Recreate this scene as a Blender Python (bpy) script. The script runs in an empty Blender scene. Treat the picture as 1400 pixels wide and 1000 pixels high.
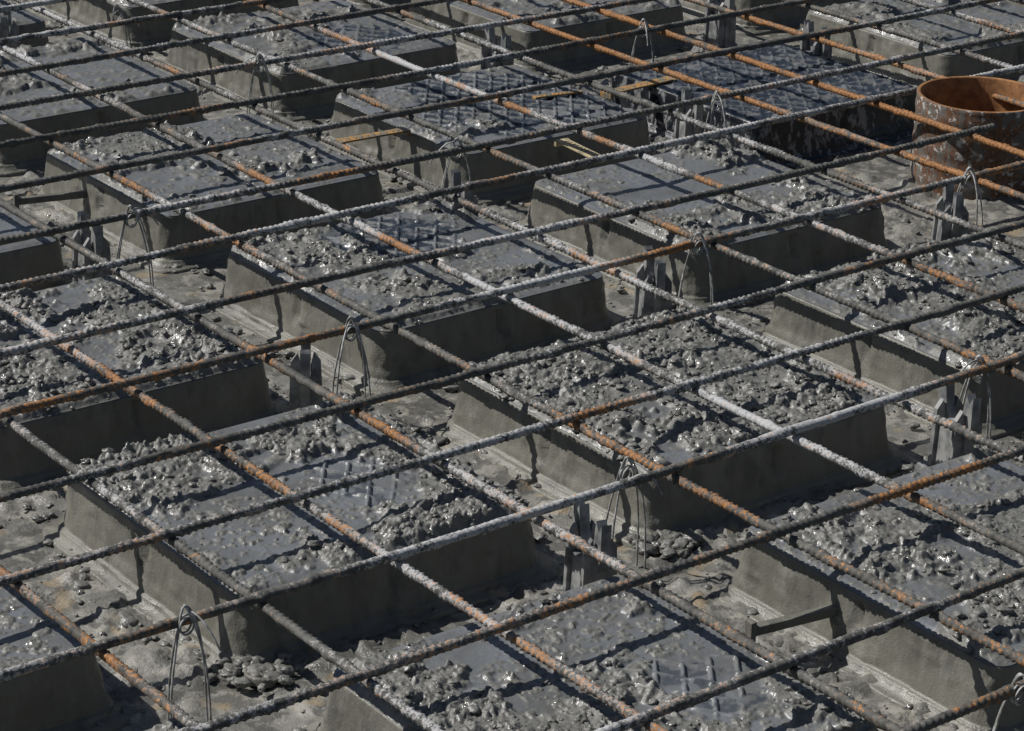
import bpy, bmesh, math, random
import numpy as np
rng=np.random.default_rng(7); random.seed(7)
scene=bpy.context.scene
# ---------------------------------------------------------------- camera
F_PX=3510.7; PIT=math.radians(22.336); ROL=math.radians(1.349); HD=math.radians(52.344); CZ=1.54
fx,fy=math.cos(HD),math.sin(HD)
Fv=np.array([fx*math.cos(PIT),fy*math.cos(PIT),-math.sin(PIT)])
Rv=np.array([fy,-fx,0.]); Uv=np.array([fx*math.sin(PIT),fy*math.sin(PIT),math.cos(PIT)])
R2=math.cos(ROL)*Rv+math.sin(ROL)*Uv; U2=-math.sin(ROL)*Rv+math.cos(ROL)*Uv
from mathutils import Matrix, Vector
cam=bpy.data.objects.new('camera',bpy.data.cameras.new('camera'))
scene.collection.objects.link(cam); scene.camera=cam
m=Matrix.Identity(4)
for i in range(3):
    m[i][0]=R2[i]; m[i][1]=U2[i]; m[i][2]=-Fv[i]
m[2][3]=CZ
cam.matrix_world=m
cam.data.sensor_width=36; cam.data.lens=F_PX/1400*36; cam.data.clip_start=.05; cam.data.clip_end=2000

# ---------------------------------------------------------------- noise
def h2(ix,iy,seed):
    n=(ix.astype(np.int64)*374761393+iy.astype(np.int64)*668265263+seed*974634777)&0x7fffffff
    n=((n^(n>>13))*1274126177)&0x7fffffff
    n=n^(n>>16)
    return (n&0xffff)/65535.0
def vn(x,y,seed=0):
    ix=np.floor(x);iy=np.floor(y);u=x-ix;v=y-iy
    u=u*u*u*(u*(u*6-15)+10);v=v*v*v*(v*(v*6-15)+10)
    a=h2(ix,iy,seed);b=h2(ix+1,iy,seed);c=h2(ix,iy+1,seed);d=h2(ix+1,iy+1,seed)
    return (a*(1-u)+b*u)*(1-v)+(c*(1-u)+d*u)*v
def fbm(x,y,seed=0,o=4,g=.5):
    s=0;a=1;t=0
    for i in range(o):
        s=s+a*vn(x*2**i+13.7*i,y*2**i+5.1*i,seed+i*17);t+=a;a*=g
    return s/t
def crumbs(x,y,seed,dens=1.0,pw=.8):
    """irregular crumb field 0..1 : warped cellular bumps of random height"""
    wx=x+(vn(x*1.1,y*1.1,seed+1)-.5)*1.1+(vn(x*3,y*3,seed+2)-.5)*.45;wy=y+(vn(x*1.1+9,y*1.1,seed+3)-.5)*1.1+(vn(x*3,y*3+7,seed+4)-.5)*.45
    ix=np.floor(wx);iy=np.floor(wy);best=np.zeros_like(wx)
    for i in(-1,0,1):
        for j in(-1,0,1):
            cx=ix+i;cy=iy+j
            px=cx+h2(cx,cy,seed+5);py=cy+h2(cx,cy,seed+6);hh=h2(cx,cy,seed+7)
            r=.35+.55*h2(cx,cy,seed+8)
            d=((wx-px)**2+(wy-py)**2)/(r*r)
            b=np.clip(1-d,0,1)**pw*r*1.1*(hh<dens)
            best=np.maximum(best,b)
    return best
def sst(a,b,x):
    t=np.clip((x-a)/(b-a),0,1);return t*t*(3-2*t)

# ---------------------------------------------------------------- mesh builder
class MB:
    def __init__(s): s.v=[];s.f=[];s.c=[];s.n=0
    def add(s,v,faces,mat=0,cover=None):
        v=np.asarray(v,float).reshape(-1,3)
        faces=np.asarray(faces,np.int64)
        s.f.append((faces+s.n,mat)); s.v.append(v)
        s.c.append(np.full(len(v),1.0) if cover is None else np.broadcast_to(np.asarray(cover,float),(len(v),)))
        s.n+=len(v)
    def obj(s,name,mats,smooth=True,loc=(0,0,0),rot=0,link=True):
        me=bpy.data.meshes.new(name)
        V=np.concatenate(s.v);me.vertices.add(len(V));me.vertices.foreach_set('co',V.ravel())
        L=np.concatenate([f.ravel() for f,_ in s.f]);tot=np.concatenate([np.full(len(f),f.shape[1]) for f,_ in s.f])
        st=np.concatenate([[0],np.cumsum(tot)[:-1]])
        mi=np.concatenate([np.full(len(f),k) for f,k in s.f])
        me.loops.add(len(L));me.loops.foreach_set('vertex_index',L.astype(np.int32))
        me.polygons.add(len(tot));me.polygons.foreach_set('loop_start',st.astype(np.int32));me.polygons.foreach_set('loop_total',tot.astype(np.int32))
        me.polygons.foreach_set('material_index',mi.astype(np.int32))
        me.polygons.foreach_set('use_smooth',np.full(len(tot),bool(smooth)))
        at=me.attributes.new('cover','FLOAT','POINT');at.data.foreach_set('value',np.concatenate(s.c).astype(np.float32))
        me.update(calc_edges=True);me.validate()
        for k in mats: me.materials.append(k)
        o=bpy.data.objects.new(name,me);o.location=loc;o.rotation_euler=(0,0,rot)
        if link: scene.collection.objects.link(o)
        return o
def gridf(nu,nv,wrap=False):
    i=np.arange(nu-1)[:,None];j=np.arange(nv if wrap else nv-1)[None,:]
    j2=(j+1)%nv
    return np.stack([i*nv+j,(i+1)*nv+j,(i+1)*nv+j2,i*nv+j2],-1).reshape(-1,4)
def tube(mb,pts,r,n=8,mat=0,cover=None):
    pts=np.asarray(pts,float);k=len(pts)
    r=np.broadcast_to(r,(k,))
    T=np.gradient(pts,axis=0);T/=np.linalg.norm(T,axis=1)[:,None]+1e-12
    up=np.array([.31,.17,.93]);A=np.cross(T,up);A/=np.linalg.norm(A,axis=1)[:,None]+1e-9;B=np.cross(T,A)
    th=np.linspace(0,2*np.pi,n,endpoint=False)
    v=pts[:,None]+r[:,None,None]*(np.cos(th)[None,:,None]*A[:,None]+np.sin(th)[None,:,None]*B[:,None])
    mb.add(v,gridf(k,n,True)[:,::-1],mat,cover)
def bbox(mb,c,s,rot=0,mat=0,taper=1.0,cover=None):
    x,y,z=np.array(s)/2
    v=np.array([[a*x*(taper if e>0 else 1),b*y*(taper if e>0 else 1),e*z] for e in(-1,1) for a,b in((-1,-1),(1,-1),(1,1),(-1,1))])
    cr,sr=math.cos(rot),math.sin(rot)
    v=np.stack([v[:,0]*cr-v[:,1]*sr,v[:,0]*sr+v[:,1]*cr,v[:,2]],1)+np.array(c)
    mb.add(v,[[3,2,1,0],[4,5,6,7],[0,1,5,4],[1,2,6,5],[2,3,7,6],[3,0,4,7]],mat,cover)
ROCK={}
for sd in (2,3):
    bm=bmesh.new();bmesh.ops.create_icosphere(bm,subdivisions=sd,radius=1)
    bv=np.array([v.co[:] for v in bm.verts]);bf=np.array([[v.index for v in f.verts] for f in bm.faces]);bm.free()
    L=[]
    for k in range(14):
        d=1+.95*(fbm(bv[:,0]*1.2+k*9+bv[:,2],bv[:,1]*1.2+bv[:,2]*1.3+k*3,k,2)-.5)+.45*(vn(bv[:,0]*3.1+k+bv[:,2]*2,bv[:,1]*3.1-bv[:,2]*2,k+50)-.5)
        vv=bv*d[:,None];vv[:,2]*=.62;L.append(vv)
    ROCK[sd]=(L,bf)
def rocks(mb,P,Rr,mat=0,cover=1.0):
    big=Rr>.0045
    for sd,msk in ((3,big),(2,~big)):
        L,bf=ROCK[sd];idx=np.nonzero(msk)[0]
        if len(idx)==0: continue
        nv=len(L[0]);k=rng.integers(0,14,len(idx));base=np.stack(L)[k]
        a=rng.uniform(0,6.28,len(idx));ca,sa=np.cos(a)[:,None],np.sin(a)[:,None]
        sx=rng.uniform(.8,1.5,len(idx))[:,None]
        tl=rng.uniform(-.5,.5,len(idx))[:,None]
        X=base[:,:,0]*sx;Y=base[:,:,1];Z=base[:,:,2]+tl*X*.5
        v=np.stack([X*ca-Y*sa,X*sa+Y*ca,Z],-1)*Rr[idx][:,None,None]+P[idx][:,None]
        f=(bf[None]+(np.arange(len(idx))*nv)[:,None,None]).reshape(-1,3)
        mb.add(v,f,mat,cover)

# ---------------------------------------------------------------- materials
class NT:
    def __init__(s,name):
        s.m=bpy.data.materials.new(name);s.m.use_nodes=True;s.t=s.m.node_tree;s.b=s.t.nodes['Principled BSDF']
        s.geo=s.n('ShaderNodeNewGeometry')
    def n(s,t,**k):
        x=s.t.nodes.new(t)
        for a,b in k.items(): setattr(x,a,b)
        return x
    def l(s,a,b): s.t.links.new(a,b)
    def noise(s,scale,detail=3,rough=.55,vec=None,st=(1,1,1)):
        x=s.n('ShaderNodeTexNoise');x.inputs['Scale'].default_value=scale;x.inputs['Detail'].default_value=detail;x.inputs['Roughness'].default_value=rough
        if st==(1,1,1): s.l(vec or s.geo.outputs['Position'],x.inputs['Vector']);return x.outputs['Fac']
        mp=s.n('ShaderNodeMapping');mp.inputs['Scale'].default_value=st
        s.l(vec or s.geo.outputs['Position'],mp.inputs['Vector']);s.l(mp.outputs[0],x.inputs['Vector']);return x.outputs['Fac']
    def ramp(s,fac,stops):
        x=s.n('ShaderNodeValToRGB');e=x.color_ramp.elements
        while len(e)<len(stops): e.new(.5)
        for q,(p,c) in zip(e,stops):
            q.position=p;q.color=(c,c,c,1) if not hasattr(c,'__len__') else (*c,1)
        s.l(fac,x.inputs[0]);return x.outputs[0]
    def mix(s,f,a,b,t='MIX'):
        x=s.n('ShaderNodeMix',data_type='RGBA',blend_type=t)
        for i,v in ((0,f),(6,a),(7,b)):
            if hasattr(v,'is_linked'): s.l(v,x.inputs[i])
            else: x.inputs[i].default_value=v if i==0 else (*v,1)
        return x.outputs[2]
    def math(s,op,a,b=0.,clamp=False):
        x=s.n('ShaderNodeMath',operation=op,use_clamp=clamp)
        for i,v in ((0,a),(1,b)):
            if hasattr(v,'is_linked'): s.l(v,x.inputs[i])
            else: x.inputs[i].default_value=v
        return x.outputs[0]
    def bump(s,h,dist,strength=1.,prev=None):
        x=s.n('ShaderNodeBump');x.inputs['Distance'].default_value=dist
        if hasattr(strength,'is_linked'): s.l(strength,x.inputs['Strength'])
        else: x.inputs['Strength'].default_value=strength
        s.l(h,x.inputs['Height'])
        if prev is not None: s.l(prev,x.inputs['Normal'])
        return x.outputs[0]
    def out(s,col,rough,nrm=None,spec=.5):
        s.l(col,s.b.inputs['Base Color'])
        if hasattr(rough,'is_linked'): s.l(rough,s.b.inputs['Roughness'])
        else: s.b.inputs['Roughness'].default_value=rough
        s.b.inputs['Specular IOR Level'].default_value=spec
        if nrm is not None: s.l(nrm,s.b.inputs['Normal'])
        return s.m
t=NT('wet_concrete')
at=t.n('ShaderNodeAttribute',attribute_name='cover').outputs['Fac']
big=t.noise(9,4);mid=t.noise(55,4,.6);fine=t.noise(420,2,.7)
conc=t.mix(t.ramp(mid,[(.3,0),(.7,1)]),(.082,.081,.073),(.152,.150,.136))
conc=t.mix(t.ramp(fine,[(.35,0),(.7,.5)]),conc,(.21,.207,.19))
film=t.mix(t.ramp(big,[(.35,0),(.60,1)]),(.100,.102,.099),(.145,.154,.165))
film=t.mix(t.ramp(mid,[(.45,0),(.70,.6)]),film,(.105,.103,.092))
plast=t.mix(t.ramp(mid,[(.50,0),(.66,.8)]),(.020,.027,.038),(.15,.155,.158))
c1=t.mix(t.ramp(at,[(.1,0),(.35,1)]),plast,film)
col=t.mix(t.ramp(at,[(.5,0),(.75,1)]),c1,conc)
rg=t.ramp(t.noise(38,4,.6),[(.38,.13),(.55,.54)])
rg2=t.mix(t.ramp(at,[(.45,0),(.8,1)]),t.ramp(mid,[(.35,.24),(.6,.45)]),rg)
nb=t.bump(mid,.0022,t.ramp(at,[(.4,.35),(.8,.9)]));nb=t.bump(fine,.0006,t.ramp(at,[(.4,.45),(.8,1.)]),nb)
M_TOP=t.out(col,rg2,nb,.55)
t=NT('cement_slurry_side')
big=t.noise(7,3);mid=t.noise(40,4,.6,st=(1,1,.45));fine=t.noise(300,2,.65)
col=t.mix(t.ramp(big,[(.3,0),(.7,1)]),(.108,.105,.086),(.156,.152,.126))
col=t.mix(t.ramp(mid,[(.48,0),(.72,.65)]),col,(.205,.201,.175))
col=t.mix(t.ramp(t.noise(24,4,.65,st=(1,1,.5)),[(.53,0),(.68,.65)]),col,(.058,.058,.053))
nb=t.bump(mid,.0026,.9);nb=t.bump(fine,.0008,1.,nb)
M_SIDE=t.out(col,t.ramp(mid,[(.3,.32),(.7,.62)]),nb,.45)
t=NT('black_plastic_splashed')
big=t.noise(14,4,.65);mid=t.noise(45,5,.7,st=(1,1,.5))
col=t.mix(t.ramp(mid,[(.53,0),(.59,.8)]),(.010,.012,.016),(.24,.24,.24))
nb=t.bump(mid,.0015,.6)
M_PLAST=t.out(col,t.ramp(big,[(.4,.18),(.6,.5)]),nb,.5)
t=NT('spacer_plastic')
mid=t.noise(35,3,.6)
col=t.mix(t.ramp(mid,[(.4,0),(.6,1)]),(.12,.123,.126),(.27,.27,.26))
M_CHAIR=t.out(col,.45,t.bump(mid,.001,.4))
t=NT('slurry_ground')
big=t.noise(5,4);mid=t.noise(28,5,.6);fine=t.noise(260,3,.7)
col=t.mix(t.ramp(big,[(.35,0),(.65,1)]),(.108,.106,.094),(.200,.194,.172))
col=t.mix(t.ramp(mid,[(.48,0),(.58,.85)]),col,(.285,.273,.240))
col=t.mix(t.ramp(t.noise(20,5,.7),[(.50,0),(.56,.9)]),col,(.085,.083,.074))
col=t.mix(t.ramp(t.noise(13,3,.5),[(.60,0),(.66,.65)]),col,(.30,.23,.14))
nb=t.bump(mid,.004,.9);nb=t.bump(fine,.0014,1.,nb)
M_GR=t.out(col,t.ramp(big,[(.4,.16),(.6,.52)]),nb,.5)
t=NT('rebar_cement_rust')
oi=t.n('ShaderNodeObjectInfo');sep=t.n('ShaderNodeSeparateColor');t.l(oi.outputs['Color'],sep.inputs[0])
nz=t.n('ShaderNodeSeparateXYZ');t.l(t.geo.outputs['Normal'],nz.inputs[0])
fine=t.noise(230,4,.8);mid=t.noise(60,3,.6);low=t.noise(2.3,2,.5);low2=t.noise(4.1,2,.5,st=(1,1.1,1.7))
base=t.mix(t.ramp(mid,[(.35,0),(.65,1)]),(.056,.055,.050),(.118,.116,.104))
wm=t.math('ADD',t.math('MULTIPLY',low,.9),t.math('MULTIPLY',mid,.6));wm=t.math('ADD',wm,t.math('MULTIPLY',fine,1.1));wm=t.math('ADD',wm,sep.outputs[1])
wm=t.math('ADD',wm,t.math('MULTIPLY',nz.outputs[2],.04))
col=t.mix(t.ramp(t.math('MULTIPLY',wm,.5),[(.69,0),(.74,.9)]),base,(.42,.42,.42))
rm=t.math('ADD',t.math('MULTIPLY',low2,1.05),t.math('MULTIPLY',mid,.75));rm=t.math('ADD',rm,t.math('MULTIPLY',fine,1.2));rm=t.math('ADD',rm,sep.outputs[0])
rust=t.mix(t.ramp(fine,[(.40,0),(.62,1)]),(.11,.048,.020),(.42,.19,.055))
col=t.mix(t.ramp(t.math('MULTIPLY',rm,.5),[(.825,0),(.875,.95)]),col,rust)
M_BAR=t.out(col,.7,t.bump(fine,.0009,.9),.35)
t=NT('tie_wire_steel')
mid=t.noise(80,3)
M_WIRE=t.out(t.mix(t.ramp(mid,[(.4,0),(.6,1)]),(.17,.17,.155),(.42,.42,.41)),.5)
t=NT('rusty_pipe_outside')
mid=t.noise(40,5,.7,st=(1,1,.5));fine=t.noise(180,3,.7)
rust=t.mix(t.ramp(fine,[(.35,0),(.65,1)]),(.045,.026,.017),(.18,.080,.034))
col=t.mix(t.ramp(mid,[(.46,0),(.56,.9)]),rust,(.11,.107,.096))
col=t.mix(t.ramp(t.noise(60,4,.7),[(.57,0),(.61,.9)]),col,(.42,.41,.39))
M_PO=t.out(col,.75,t.bump(mid,.002,.8))
t=NT('rusty_pipe_inside')
mid=t.noise(25,5,.7);fine=t.noise(180,3,.7)
col=t.mix(t.ramp(mid,[(.35,0),(.65,1)]),(.14,.055,.020),(.38,.18,.060))
M_PI=t.out(col,.8,t.bump(fine,.001,.8))
t=NT('tan_plastic_strip')
mid=t.noise(60,5,.7)
col=t.mix(t.ramp(mid,[(.45,0),(.55,1)]),(.36,.20,.06),(.15,.14,.11))
M_TAN=t.out(col,.5)
t=NT('cream_plastic_strip')
mid=t.noise(60,5,.7)
col=t.mix(t.ramp(mid,[(.5,0),(.62,1)]),(.46,.38,.22),(.18,.16,.13))
M_CREAM=t.out(col,.5)

# ---------------------------------------------------------------- void formers
ZT=.092
HB,HT=.238,.227
def peri(h,rc,ns=44,nc=12):
    P=[];S=[]
    q=h-rc
    for k in range(4):
        a0=-math.pi/2+k*math.pi/2
        c,s=math.cos(k*math.pi/2),math.sin(k*math.pi/2)
        u=np.linspace(-q,q,ns,endpoint=False)
        x=u;y=np.full(ns,-h)
        P.append(np.stack([x*c-y*s,x*s+y*c],1));S.append(u)
        a=np.linspace(a0,a0+math.pi/2,nc,endpoint=False)
        cx,cy=q*c+q*s,q*s-q*c
        P.append(np.stack([cx+rc*np.cos(a),cy+rc*np.sin(a)],1));S.append(np.full(nc,9.))
    return np.concatenate(P),np.concatenate(S)
def box_former(name,cx,cy,cov=.5,res=150,bare=None,plastic=False,seed=0,rot=0.,cap=False):
    mb=MB()
    prof=[(.263,-.01,.05),(.263,.003,.05),(.260,.005,.05),(.247,.0055,.045),(.2455,.012,.045),(.2415,.0140,.040)]
    n=22
    for i in range(n+1):
        f=i/n;prof.append((HB+(HT-HB)*f**.9,.0145+(ZT-.005-.0145)*f,.036-.008*f))
    prof+= [(HT-.0010,ZT-.0035,.027),(HT-.003,ZT-.0022,.026)]
    V=[];
    for h,z,rc in prof:
        p,s=peri(h,rc)
        f=np.clip((z-.02)/(ZT-.03),0,1)
        nrm=p/np.linalg.norm(p,axis=1)[:,None]
        per=np.where(np.abs(p[:,0])>np.abs(p[:,1]),p[:,1],p[:,0])+np.where(np.abs(p[:,0])>np.abs(p[:,1]),10,0)*np.sign(p[:,0]+p[:,1])
        d=(fbm(per*22+seed,np.full(len(p),z*9.),seed+5,3)-.5)*.004+(fbm(per*110,np.full(len(p),z*60.),seed+9,2)-.5)*.0030
        d=d+.004*sst(.25,0,f)*vn(per*14,np.full(len(p),3.),seed+2)
        d=d+.0040*crumbs(per*55+seed,np.full(len(p),z*55.),seed+12,.09)
        g=np.exp(-(s/.0055)**2)*sst(.15,.5,f)*(1-sst(.93,1.0,f))*.011
        d=d-g
        if z<.014 : d=d*.3+.006*(fbm(per*30,np.full(len(p),z*20.),seed+15,3)-.5)
        if f>=1: d=d*.3
        V.append(np.column_stack([p+nrm*d[:,None],np.full(len(p),z)]))
    V=np.array(V);mb.add(V,gridf(V.shape[0],V.shape[1],True)[:,::-1],2 if plastic else 1,1.)
    N=res;u=np.linspace(-1,1,N);X,Y=np.meshgrid(u,u,indexing='ij')
    h=HT-.0012;rc=.026;q=h-rc
    X=X*h;Y=Y*h
    ax=np.clip((np.abs(X)-q)/rc,0,1);ay=np.clip((np.abs(Y)-q)/rc,0,1)
    cm=(ax>0)&(ay>0)
    X2=np.where(cm,np.sign(X)*(q+rc*ax*np.sqrt(1-ay*ay/2)),X);Y2=np.where(cm,np.sign(Y)*(q+rc*ay*np.sqrt(1-ax*ax/2)),Y)
    gx,gy=X2+cx,Y2+cy
    e=np.minimum(h-np.abs(X),h-np.abs(Y))
    m0=fbm(gx*5.5,gy*5.5,seed+31,5,.6)+.12*(fbm(gx*35,gy*35,seed+33,3)-.5)
    thr=float(np.quantile(m0,1-min(.97,cov)))
    lump=sst(-.02,.06,m0-thr)
    bm_=np.zeros_like(X)
    if bare:
        for bx,by,br in bare:
            dd=np.hypot(X2-bx,Y2-by)/br+.6*(fbm(gx*14,gy*14,seed+77,4)-.5)*2
            bm_=np.maximum(bm_,1-sst(.75,1.0,dd))
    if plastic: bm_=np.ones_like(X)*.999;lump*=0
    lump=lump*(1-bm_)
    amp=fbm(gx*12,gy*12,seed+44,3)
    am2=sst(.35,.65,fbm(gx*20,gy*20,seed+45,3))
    Z=(fbm(gx*9,gy*9,seed+3,3)-.5)*.005+(fbm(gx*45,gy*45,seed+4,4,.6)-.5)*.0024
    c1=crumbs(gx*58,gy*58,seed+100,.50,.75);c2=crumbs(gx*115,gy*115,seed+200,.65);c3=crumbs(gx*220,gy*220,seed+300,.7)
    c0=crumbs(gx*34,gy*34,seed+400,.24,.75)
    Z=Z+lump*(.0015+.007*fbm(gx*26,gy*26,seed+41,3)+c0*.0105*sst(.45,.65,amp)+c1*.0078*sst(.3,.6,amp+.08)+c2*.0043*(.4+.8*am2)+c3*.0020*am2+.0016*fbm(gx*160,gy*160,seed+48,2))
    stray=crumbs(gx*75,gy*75,seed+500,.12+.12*cov)+.6*crumbs(gx*140,gy*140,seed+600,.25)
    stray=stray*(1-lump)*(1-bm_)*sst(.40,.62,fbm(gx*7,gy*7,seed+71,3)+.1)
    Z=Z+stray*.0042
    if bare or plastic:
        P_=.040;wd=.0034
        a=(X2+Y2*.75);b=(X2-Y2*.75)
        da=np.abs((a/P_+.5)%1-.5)*P_;db=np.abs((b/P_+.5)%1-.5)*P_
        rib=1-sst(wd*.5,wd*1.2,np.minimum(da,db))
        keep=sst(.15,.35,fbm(gx*26,gy*26,seed+61,2))
        fill=sst(.60,.74,fbm(gx*17,gy*17,seed+62,3))
        Z=Z*(1-.6*bm_)+bm_*(rib*keep*.0042-.0005+fill*.002)
    edge=sst(0,.012,e)
    Z=ZT-.0022+ (Z+.0022)*edge
    cover=np.clip(.42+.6*np.maximum(lump,sst(.05,.3,stray)),0,1)*(1-bm_)+bm_*.07
    if bare and not plastic: cover=np.where((bm_>.5)&((fill>.35)|((rib*keep>.5)&(fbm(gx*22,gy*22,seed+66,2)>.40))),.36,cover)
    if bare and cx<2: cover=np.where(bm_>.3,np.maximum(cover,.19+.15*(fbm(gx*30,gy*30,seed+67,2)>.5)),cover)
    if plastic: cover=np.where((vn(gx*25,gy*25,seed+63)>.80)|((rib*keep>.5)&(fbm(gx*15,gy*15,seed+64,2)>.42)),.3,.03)
    mb.add(np.stack([X2,Y2,Z],-1),gridf(N,N),0,cover.ravel())
    K=int((1000 if res>120 else 170)*(.15+cov))
    if plastic: K=15
    i=rng.integers(1,N-1,K*2);j=rng.integers(1,N-1,K*2)
    ok=(rng.random(K*2)<np.maximum(lump[i,j]*(.35+amp[i,j]),.03))&(bm_[i,j]<.4)
    i=i[ok];j=j[ok]
    Rr=.0013+.0060*rng.random(len(i))**3.0
    P=np.stack([X2[i,j],Y2[i,j],Z[i,j]-Rr*.10],-1)
    if len(i): rocks(mb,P,Rr,0,1.)
    K=150 if res>120 else 25
    k=rng.integers(0,4,K);tt=rng.uniform(-.25,.25,K);oo=rng.uniform(.243,.30,K)
    c=np.cos(k*np.pi/2);s=np.sin(k*np.pi/2)
    P=np.stack([tt*c+oo*s,tt*s-oo*c,np.full(K,.004)],-1);Rr=.0015+.007*rng.random(K)**3.5
    rocks(mb,P,Rr,0,1.)
    if cap:
        r=np.array([.024,.024,.021,.019,.014,.013,.008,.007,.0001]);z=np.array([0,.009,.011,.008,.007,.0115,.012,.008,.008])
        th=np.linspace(0,2*np.pi,28,endpoint=False)
        v=np.stack([-.222+r[:,None]*np.cos(th),-.272+r[:,None]*np.sin(th),np.repeat(z[:,None],28,1)],-1)
        v[...,2]+=.001+.008*(fbm(v[...,0]*90,v[...,1]*90,seed,2)-.5)
        mb.add(v,gridf(len(r),28,True)[:,::-1],1,1.)
        K=60;a=rng.uniform(0,6.28,K);rr_=rng.uniform(.004,.05,K)
        rocks(mb,np.stack([-.222+rr_*np.cos(a),-.262+rr_*np.sin(a),np.full(K,.010)],-1),rng.uniform(.003,.010,K),0,1.)
    return mb.obj(name,[M_TOP,M_SIDE,M_PLAST],loc=(cx,cy,0),rot=rot)

special={
 (1,1):dict(cov=.52,bare=[(.09,-.03,.080)],cap=True),
 (2,1):dict(cov=.95,cap=True),
 (1,0):dict(cov=.55,bare=[(.11,-.05,.075)]),
 (2,0):dict(cov=.58),
 (2,2):dict(cov=.55,bare=[(.07,.12,.125)]),
 (1,2):dict(cov=.74),
 (2,3):dict(cov=.32),
 (3,2):dict(cov=.38),
 (3,1):dict(cov=.72),
 (3,3):dict(cov=.20,bare=[(.07,.02,.25)]),
 (0,0):dict(cov=.5,bare=[(.08,0,.12)]),
 (2,4):dict(cov=.34),(3,4):dict(cov=.5,bare=[(.05,-.10,.12)]),(3,5):dict(cov=.3)}
XC={0:1.01,1:1.645,2:2.29,3:2.93,4:3.56};YC={0:1.955,1:2.60,2:3.24,3:3.88}
cam_pos=np.array([0,0,CZ])
def proj(x,y,z):
    d=np.array([x,y,z])-cam_pos
    w=d@Fv
    return 700+F_PX*(d@R2)/w,500-F_PX*(d@U2)/w
cnt=0
for ci in range(-2,12):
    for ri in range(-1,10):
        cx=XC.get(ci,3.56+.64*(ci-4) if ci>4 else 1.01+.64*ci);cy=YC.get(ri,3.88+.64*(ri-3) if ri>3 else 1.955+.645*ri)
        if (ci,ri) in ((4,2),): continue   # steel pipe stands here
        kw=dict(cov=float(rng.uniform(.3,.65)));kw.update(special.get((ci,ri),{}))
        if (ci,ri)==(4,3): cx,cy=3.52,3.74;kw=dict(cov=.1,plastic=True)
        if (ci,ri)==(1,1): cx+=.014;cy+=.012
        if (ci,ri)==(2,1): cx+=.008
        pp=[proj(cx+a,cy+b,.05) for a in(-.26,.26) for b in(-.26,.26)]
        xs=[p[0] for p in pp];ys=[p[1] for p in pp]
        # a margin of extra boxes around the visible field
        if max(xs)<-80 or min(xs)>1480 or max(ys)<-60 or min(ys)>1120: continue
        d=math.hypot(cx,cy)
        res=290 if d<3.4 else (220 if d<4.9 else 120)
        cxj=cx+rng.uniform(-.004,.004);cyj=cy+rng.uniform(-.004,.004)
        box_former('void_former_box',cxj,cyj,res=res,seed=cnt*131+11,rot=rng.uniform(-.012,.012),**kw);cnt+=1

# ---------------------------------------------------------------- ground
xd=np.arange(.6,5.2,.007);yd=np.arange(1.2,6.6,.009)
xs=np.concatenate([[-400,-40,-5,-1,.3],xd,[6,8,14,60,400]]);ys=np.concatenate([[-400,-40,-5,-.5,.9],yd,[7.2,9,14,60,400]])
X,Y=np.meshgrid(xs,ys,indexing='ij')
inside=(X>.5)&(X<5.3)&(Y>1.1)&(Y<6.7)
lm=sst(.48,.62,fbm(X*7,Y*7,905,4))
Z=np.where(inside,(fbm(X*5,Y*5,900,4)-.5)*.009+lm*(.005*fbm(X*40,Y*40,907,3)+.010*crumbs(X*50,Y*50,911,.45,.7)+.006*crumbs(X*95,Y*95,913,.7,.7))+(1-lm)*.002*crumbs(X*60,Y*60,917,.2),0)-.002
mb=MB();mb.add(np.stack([X,Y,Z],-1),gridf(len(xs),len(ys)),0,1.)
ground=mb.obj('ground',[M_GR])
K=26000;P=np.stack([rng.uniform(.6,5,K),rng.uniform(1.3,6,K),np.zeros(K)],-1)
dn=fbm(P[:,0]*7,P[:,1]*7,905,4);ok=rng.random(K)<sst(.43,.60,dn)*.8+.06
def ingap(x,y):
    fx_=np.abs(((x-1.645)/.641+.5)%1-.5)*.641;fy_=np.abs(((y-2.60)/.641+.5)%1-.5)*.641
    return np.maximum(fx_,fy_)>.22
ok&=ingap(P[:,0],P[:,1])
P=P[ok];Rr=.002+.009*rng.random(len(P))**3.8;P[:,2]=.002+Rr*.1
mb=MB();rocks(mb,P,Rr,0,1.);mb.obj('spilled_concrete_crumbs',[M_TOP])

# ---------------------------------------------------------------- rebar
def bar_mesh(name,seed,L=9.5,r=.0053,dz=.0021,n=12,pitch=.0100):
    s=np.arange(0,L,dz);th=np.linspace(0,2*np.pi,n,endpoint=False)
    S,T=np.meshgrid(s,th,indexing='ij')
    tt=np.abs(((T+np.pi)%(2*np.pi))-np.pi)
    ph=(S/pitch+ .75*tt/np.pi)%1
    rib=np.exp(-((ph-.5)/.16)**2)*np.clip(np.abs(np.sin(T))*1.8,0,1)
    lon=np.exp(-((tt-0)/.25)**2)+np.exp(-((tt-np.pi)/.25)**2)
    fillm=sst(.5,.7,fbm(S*6,T*.5,seed+8,3))
    R_=r+.0019*rib*(1-.55*fillm)+.0005*fillm+.0007*lon+.0006*(vn(S*130,T*1.2,seed)-.5)+.0018*sst(.74,.88,vn(S*40,T*.9,seed+3))
    oy=.006*(fbm(s*.7,s*0,seed+1,2)-.5)*2;oz=.003*(fbm(s*.9,s*0,seed+2,2)-.5)*2
    v=np.stack([S,R_*np.cos(T)+oy[:,None],R_*np.sin(T)+oz[:,None]],-1)
    mb=MB();mb.add(v,gridf(len(s),n,True),0,1.)
    o=mb.obj(name,[M_BAR],link=False);me=o.data;bpy.data.objects.remove(o);return me
BM=[bar_mesh('ribbed_bar_mesh',s) for s in (1,22,43,64)]
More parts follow.
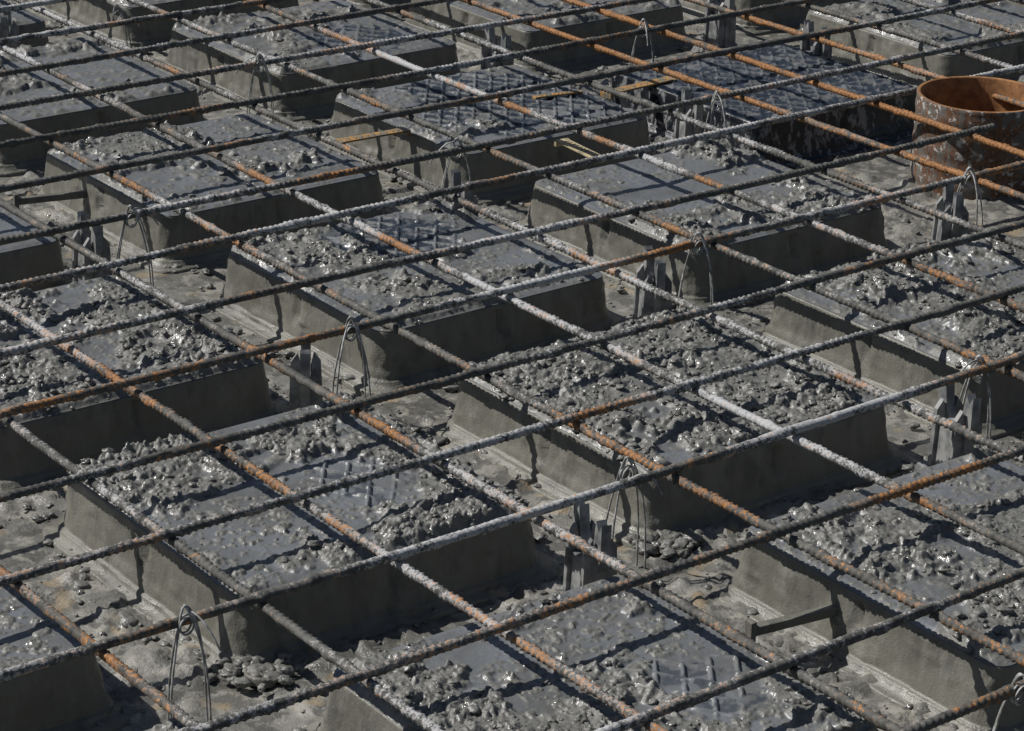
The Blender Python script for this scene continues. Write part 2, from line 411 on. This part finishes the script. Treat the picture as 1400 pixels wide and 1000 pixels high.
def bar(p,ang,rust,white,k):
    o=bpy.data.objects.new('steel_rebar',BM[k%4]);scene.collection.objects.link(o)
    o.location=p;o.rotation_euler=(rng.uniform(0,6.28),0,ang);o.color=(rust,white,0,1)
AY=[1.42,1.62,1.815,2.063,2.282,2.48,2.685,2.917,3.12,3.357,3.542,3.778]
while AY[-1]<8: AY.append(AY[-1]+.212+rng.uniform(-.015,.015))
BX=[.55,.77,.98,1.19,1.395,1.592,1.808,2.031,2.25,2.454,2.66,2.87,3.09,3.278,3.466,3.70,3.888]
while BX[-1]<7.6: BX.append(BX[-1]+.21+rng.uniform(-.012,.012))
rb={3.278:.20,3.466:.40,2.87:.08,3.70:.20,2.031:.10,1.592:.10,1.808:.10,1.19:.16}
for k,y in enumerate(AY):
    bar((-.9-rng.uniform(0,.4),y,.150+rng.uniform(-.001,.001)),rng.uniform(-.002,.002),rng.uniform(-.10,.08),rng.uniform(-.10,.08),k)
for k,x in enumerate(BX):
    a=0. if x==3.466 else rng.uniform(-.002,.002)
    bar((x,.2-rng.uniform(0,.3),.1375),math.pi/2+a,rb.get(x,rng.uniform(-.10,.06)),rng.uniform(-.06,.10),k+1)

def un(x,y,z):
    a=(x-700)/F_PX;b=-(y-500)/F_PX;d=Fv+a*R2+b*U2;t=(z-CZ)/d[2];return (d*t)[0],(d*t)[1]

# ---------------------------------------------------------------- rebar chairs (crown-shaped plastic supports)
from mathutils.geometry import tessellate_polygon
def plate(mb,poly,y0,th,rot=0):
    P=np.array(poly);n=len(P)
    v=np.concatenate([np.column_stack([P[:,0],np.full(n,y0-th/2),P[:,1]]),np.column_stack([P[:,0],np.full(n,y0+th/2),P[:,1]])])
    if rot: v=np.column_stack([-v[:,1],v[:,0],v[:,2]])
    for i in range(n):
        j=(i+1)%n;mb.add(v,[[i,j,n+j,n+i]])
    tr=tessellate_polygon([[Vector((p[0],p[1],0)) for p in P]])
    tr=np.array([list(a) for a in tr]);mb.add(v,tr);mb.add(v,tr[:,::-1]+n)
crown=[(-.036,0),(.036,0),(.031,.075),(.041,.105),(.041,.150),(.033,.138),(.025,.150),(.020,.118),(.011,.100),(-.011,.100),(-.020,.118),(-.025,.150),(-.033,.138),(-.041,.150),(-.041,.105),(-.031,.075)]
side=[(-.026,0),(.026,0),(.022,.112),(.012,.126),(.007,.104),(-.007,.104),(-.012,.126),(-.022,.112)]
def chair(x,y,rot=0):
    mb=MB()
    plate(mb,crown,0,.014)
    plate(mb,side,-.024,.008,1);plate(mb,side,.024,.008,1)
    bbox(mb,(0,0,.012),(.100,.085,.024),0,0,.8)
    bbox(mb,(0,0,.05),(.054,.040,.08),0,0,.86)
    o=mb.obj('rebar_support_chair',[M_CHAIR],smooth=False,loc=(x,y,0.),rot=rot)
    bv=o.modifiers.new('b','BEVEL');bv.width=.0012;bv.segments=2
    K=50;m2=MB();a=rng.uniform(0,6.28,K);r_=rng.uniform(.03,.065,K)
    rocks(m2,np.stack([r_*np.cos(a),r_*np.sin(a),np.full(K,.012)],-1),rng.uniform(.003,.011,K),0,1.)
    o2=m2.obj('concrete_splashes',[M_TOP]);o2.parent=o
    return o
for q in [(808,764),(418,526),(125,350),(893,400),(1308,588),(630,290),(1300,305),(945,172),(680,84),(1115,74),(985,24),(10,58)]:
    w=un(*q,.085)
    chair(w[0],w[1],1.25+rng.uniform(-.3,.3))

# ---------------------------------------------------------------- tie wires
def hoop(x,y,h=.172,seed=0):
    rs=np.random.default_rng(seed);mb=MB()
    for k in range(2):
        a=rs.uniform(-1.2,.2);dx,dy=math.cos(a)*.012,math.sin(a)*.012
        s1=rs.uniform(.008,.024);s2=rs.uniform(.008,.024)
        t=np.linspace(0,1,30);ph=np.pi*t
        px=x+dx*np.cos(ph)*(1+(1-np.sin(ph))*s1/.012)
        py=y+dy*np.cos(ph)*(1+(1-np.sin(ph))*s2/.012)
        pz=.004+(h-.004)*np.sin(ph)**.55
        px+=.003*np.sin(t*9+k);py+=.003*np.cos(t*7+k)
        tube(mb,np.stack([px,py,pz],-1),.0014,6)
    a=rs.uniform(0,6.28);t=np.linspace(0,1,12)
    tube(mb,np.stack([x+.05*t*math.cos(a),y+.05*t*math.sin(a),h-.006+.012*np.sin(t*3)-.04*t],-1),.0013,6)
    t=np.linspace(0,1,40);tube(mb,np.stack([x+.010*np.cos(t*12.5),y+.006*(t-.5)*2,.146+.012*np.sin(t*12.5)],-1),.0013,6)
    return mb.obj('tie_wire',[M_WIRE])
for i,q in enumerate([(480,452),(858,645),(955,335),(1338,505),(255,850),(355,88),(1325,245),(180,298),(625,205),(160,20),(980,140),(1395,945),(880,40)]):
    w=un(*q,.15);hoop(w[0],w[1],seed=i)

# ---------------------------------------------------------------- pipe
mb=MB();ro=.125;ri=.117;zt=.174;n=96
th=np.linspace(0,2*np.pi,n,endpoint=False)
def ring(rs,zs,mat,flip):
    v=np.stack([np.outer(rs,np.cos(th)),np.outer(rs,np.sin(th)),np.repeat(np.array(zs)[:,None],n,1)],-1)
    v[...,0]+=.001*np.sin(th*3);f=gridf(len(rs),n,True);mb.add(v,f[:,::-1] if flip else f,mat,1.)
zz=np.linspace(-.02,zt-.002,30)
ring([ro+.02]+[ro+.001*math.sin(i*1.3) for i in range(30)]+[ro-.0015],[-.02]+list(zz)+[zt],0,True)
ring([ro-.0015,ri+.001,ri]+[ri]*4,[zt,zt,zt-.002,.12,.08,.04,-.01],1,True)
ring([ri,.0001],[.005,.005],0,True)
mb.obj('rusty_steel_pipe',[M_PO,M_PI],loc=(3.602,3.216,0))

# ---------------------------------------------------------------- plastic strips
def strip(p1,p2,z,w,mat,name,zh=.004,det=True):
    a=np.array(un(*p1,z));b=np.array(un(*p2,z));c=(a+b)/2;d=b-a;L=float(np.linalg.norm(d));r=math.atan2(d[1],d[0])
    mb=MB();bbox(mb,(0,0,0),(L,w,zh),0,0)
    if det:
        for e in np.linspace(-.4,.4,9): bbox(mb,(e*L,0,zh*.5+.0008),(.003,w*.5,.0016),0,0)
    for e in(-1,1): bbox(mb,(e*(L/2+.004),0,-.004),(.008,w*1.2,zh*3),0,0)
    o=mb.obj(name,[mat],smooth=False,loc=(c[0],c[1],z),rot=r)
    bv=o.modifiers.new('b','BEVEL');bv.width=.001;bv.segments=2
strip((468,193),(552,178),.095,.022,M_TAN,'tan_connector_strip')
strip((832,127),(915,108),.095,.026,M_TAN,'tan_connector_strip')
strip((735,133),(790,126),.098,.012,M_TAN,'tan_connector_strip')
strip((770,193),(815,215),.09,.026,M_CREAM,'cream_connector_strip')
strip((1030,862),(1165,828),.055,.012,M_SIDE,'formwork_link_bar',.012,False)
strip((25,275),(130,264),.055,.012,M_SIDE,'formwork_link_bar',.012,False)

# ---------------------------------------------------------------- light
sd=Vector((-.62,.66,1.0)).normalized()
sun=bpy.data.objects.new('sun',bpy.data.lights.new('sun','SUN'));scene.collection.objects.link(sun)
sun.data.energy=4.8;sun.data.angle=math.radians(.5);sun.data.color=(1,.97,.93)
sun.rotation_euler=sd.to_track_quat('Z','Y').to_euler();sun.location=(0,0,5)
w=bpy.data.worlds.new('World');scene.world=w;w.use_nodes=True
nt=w.node_tree;bg=nt.nodes['Background'];sky=nt.nodes.new('ShaderNodeTexSky');sky.sky_type='NISHITA';sky.sun_disc=False
sky.sun_elevation=math.asin(sd.z);sky.sun_rotation=math.atan2(sd.x,sd.y)
nt.links.new(sky.outputs[0],bg.inputs[0]);bg.inputs[1].default_value=.05
scene.view_settings.view_transform='Standard';scene.view_settings.look='None';scene.view_settings.exposure=0
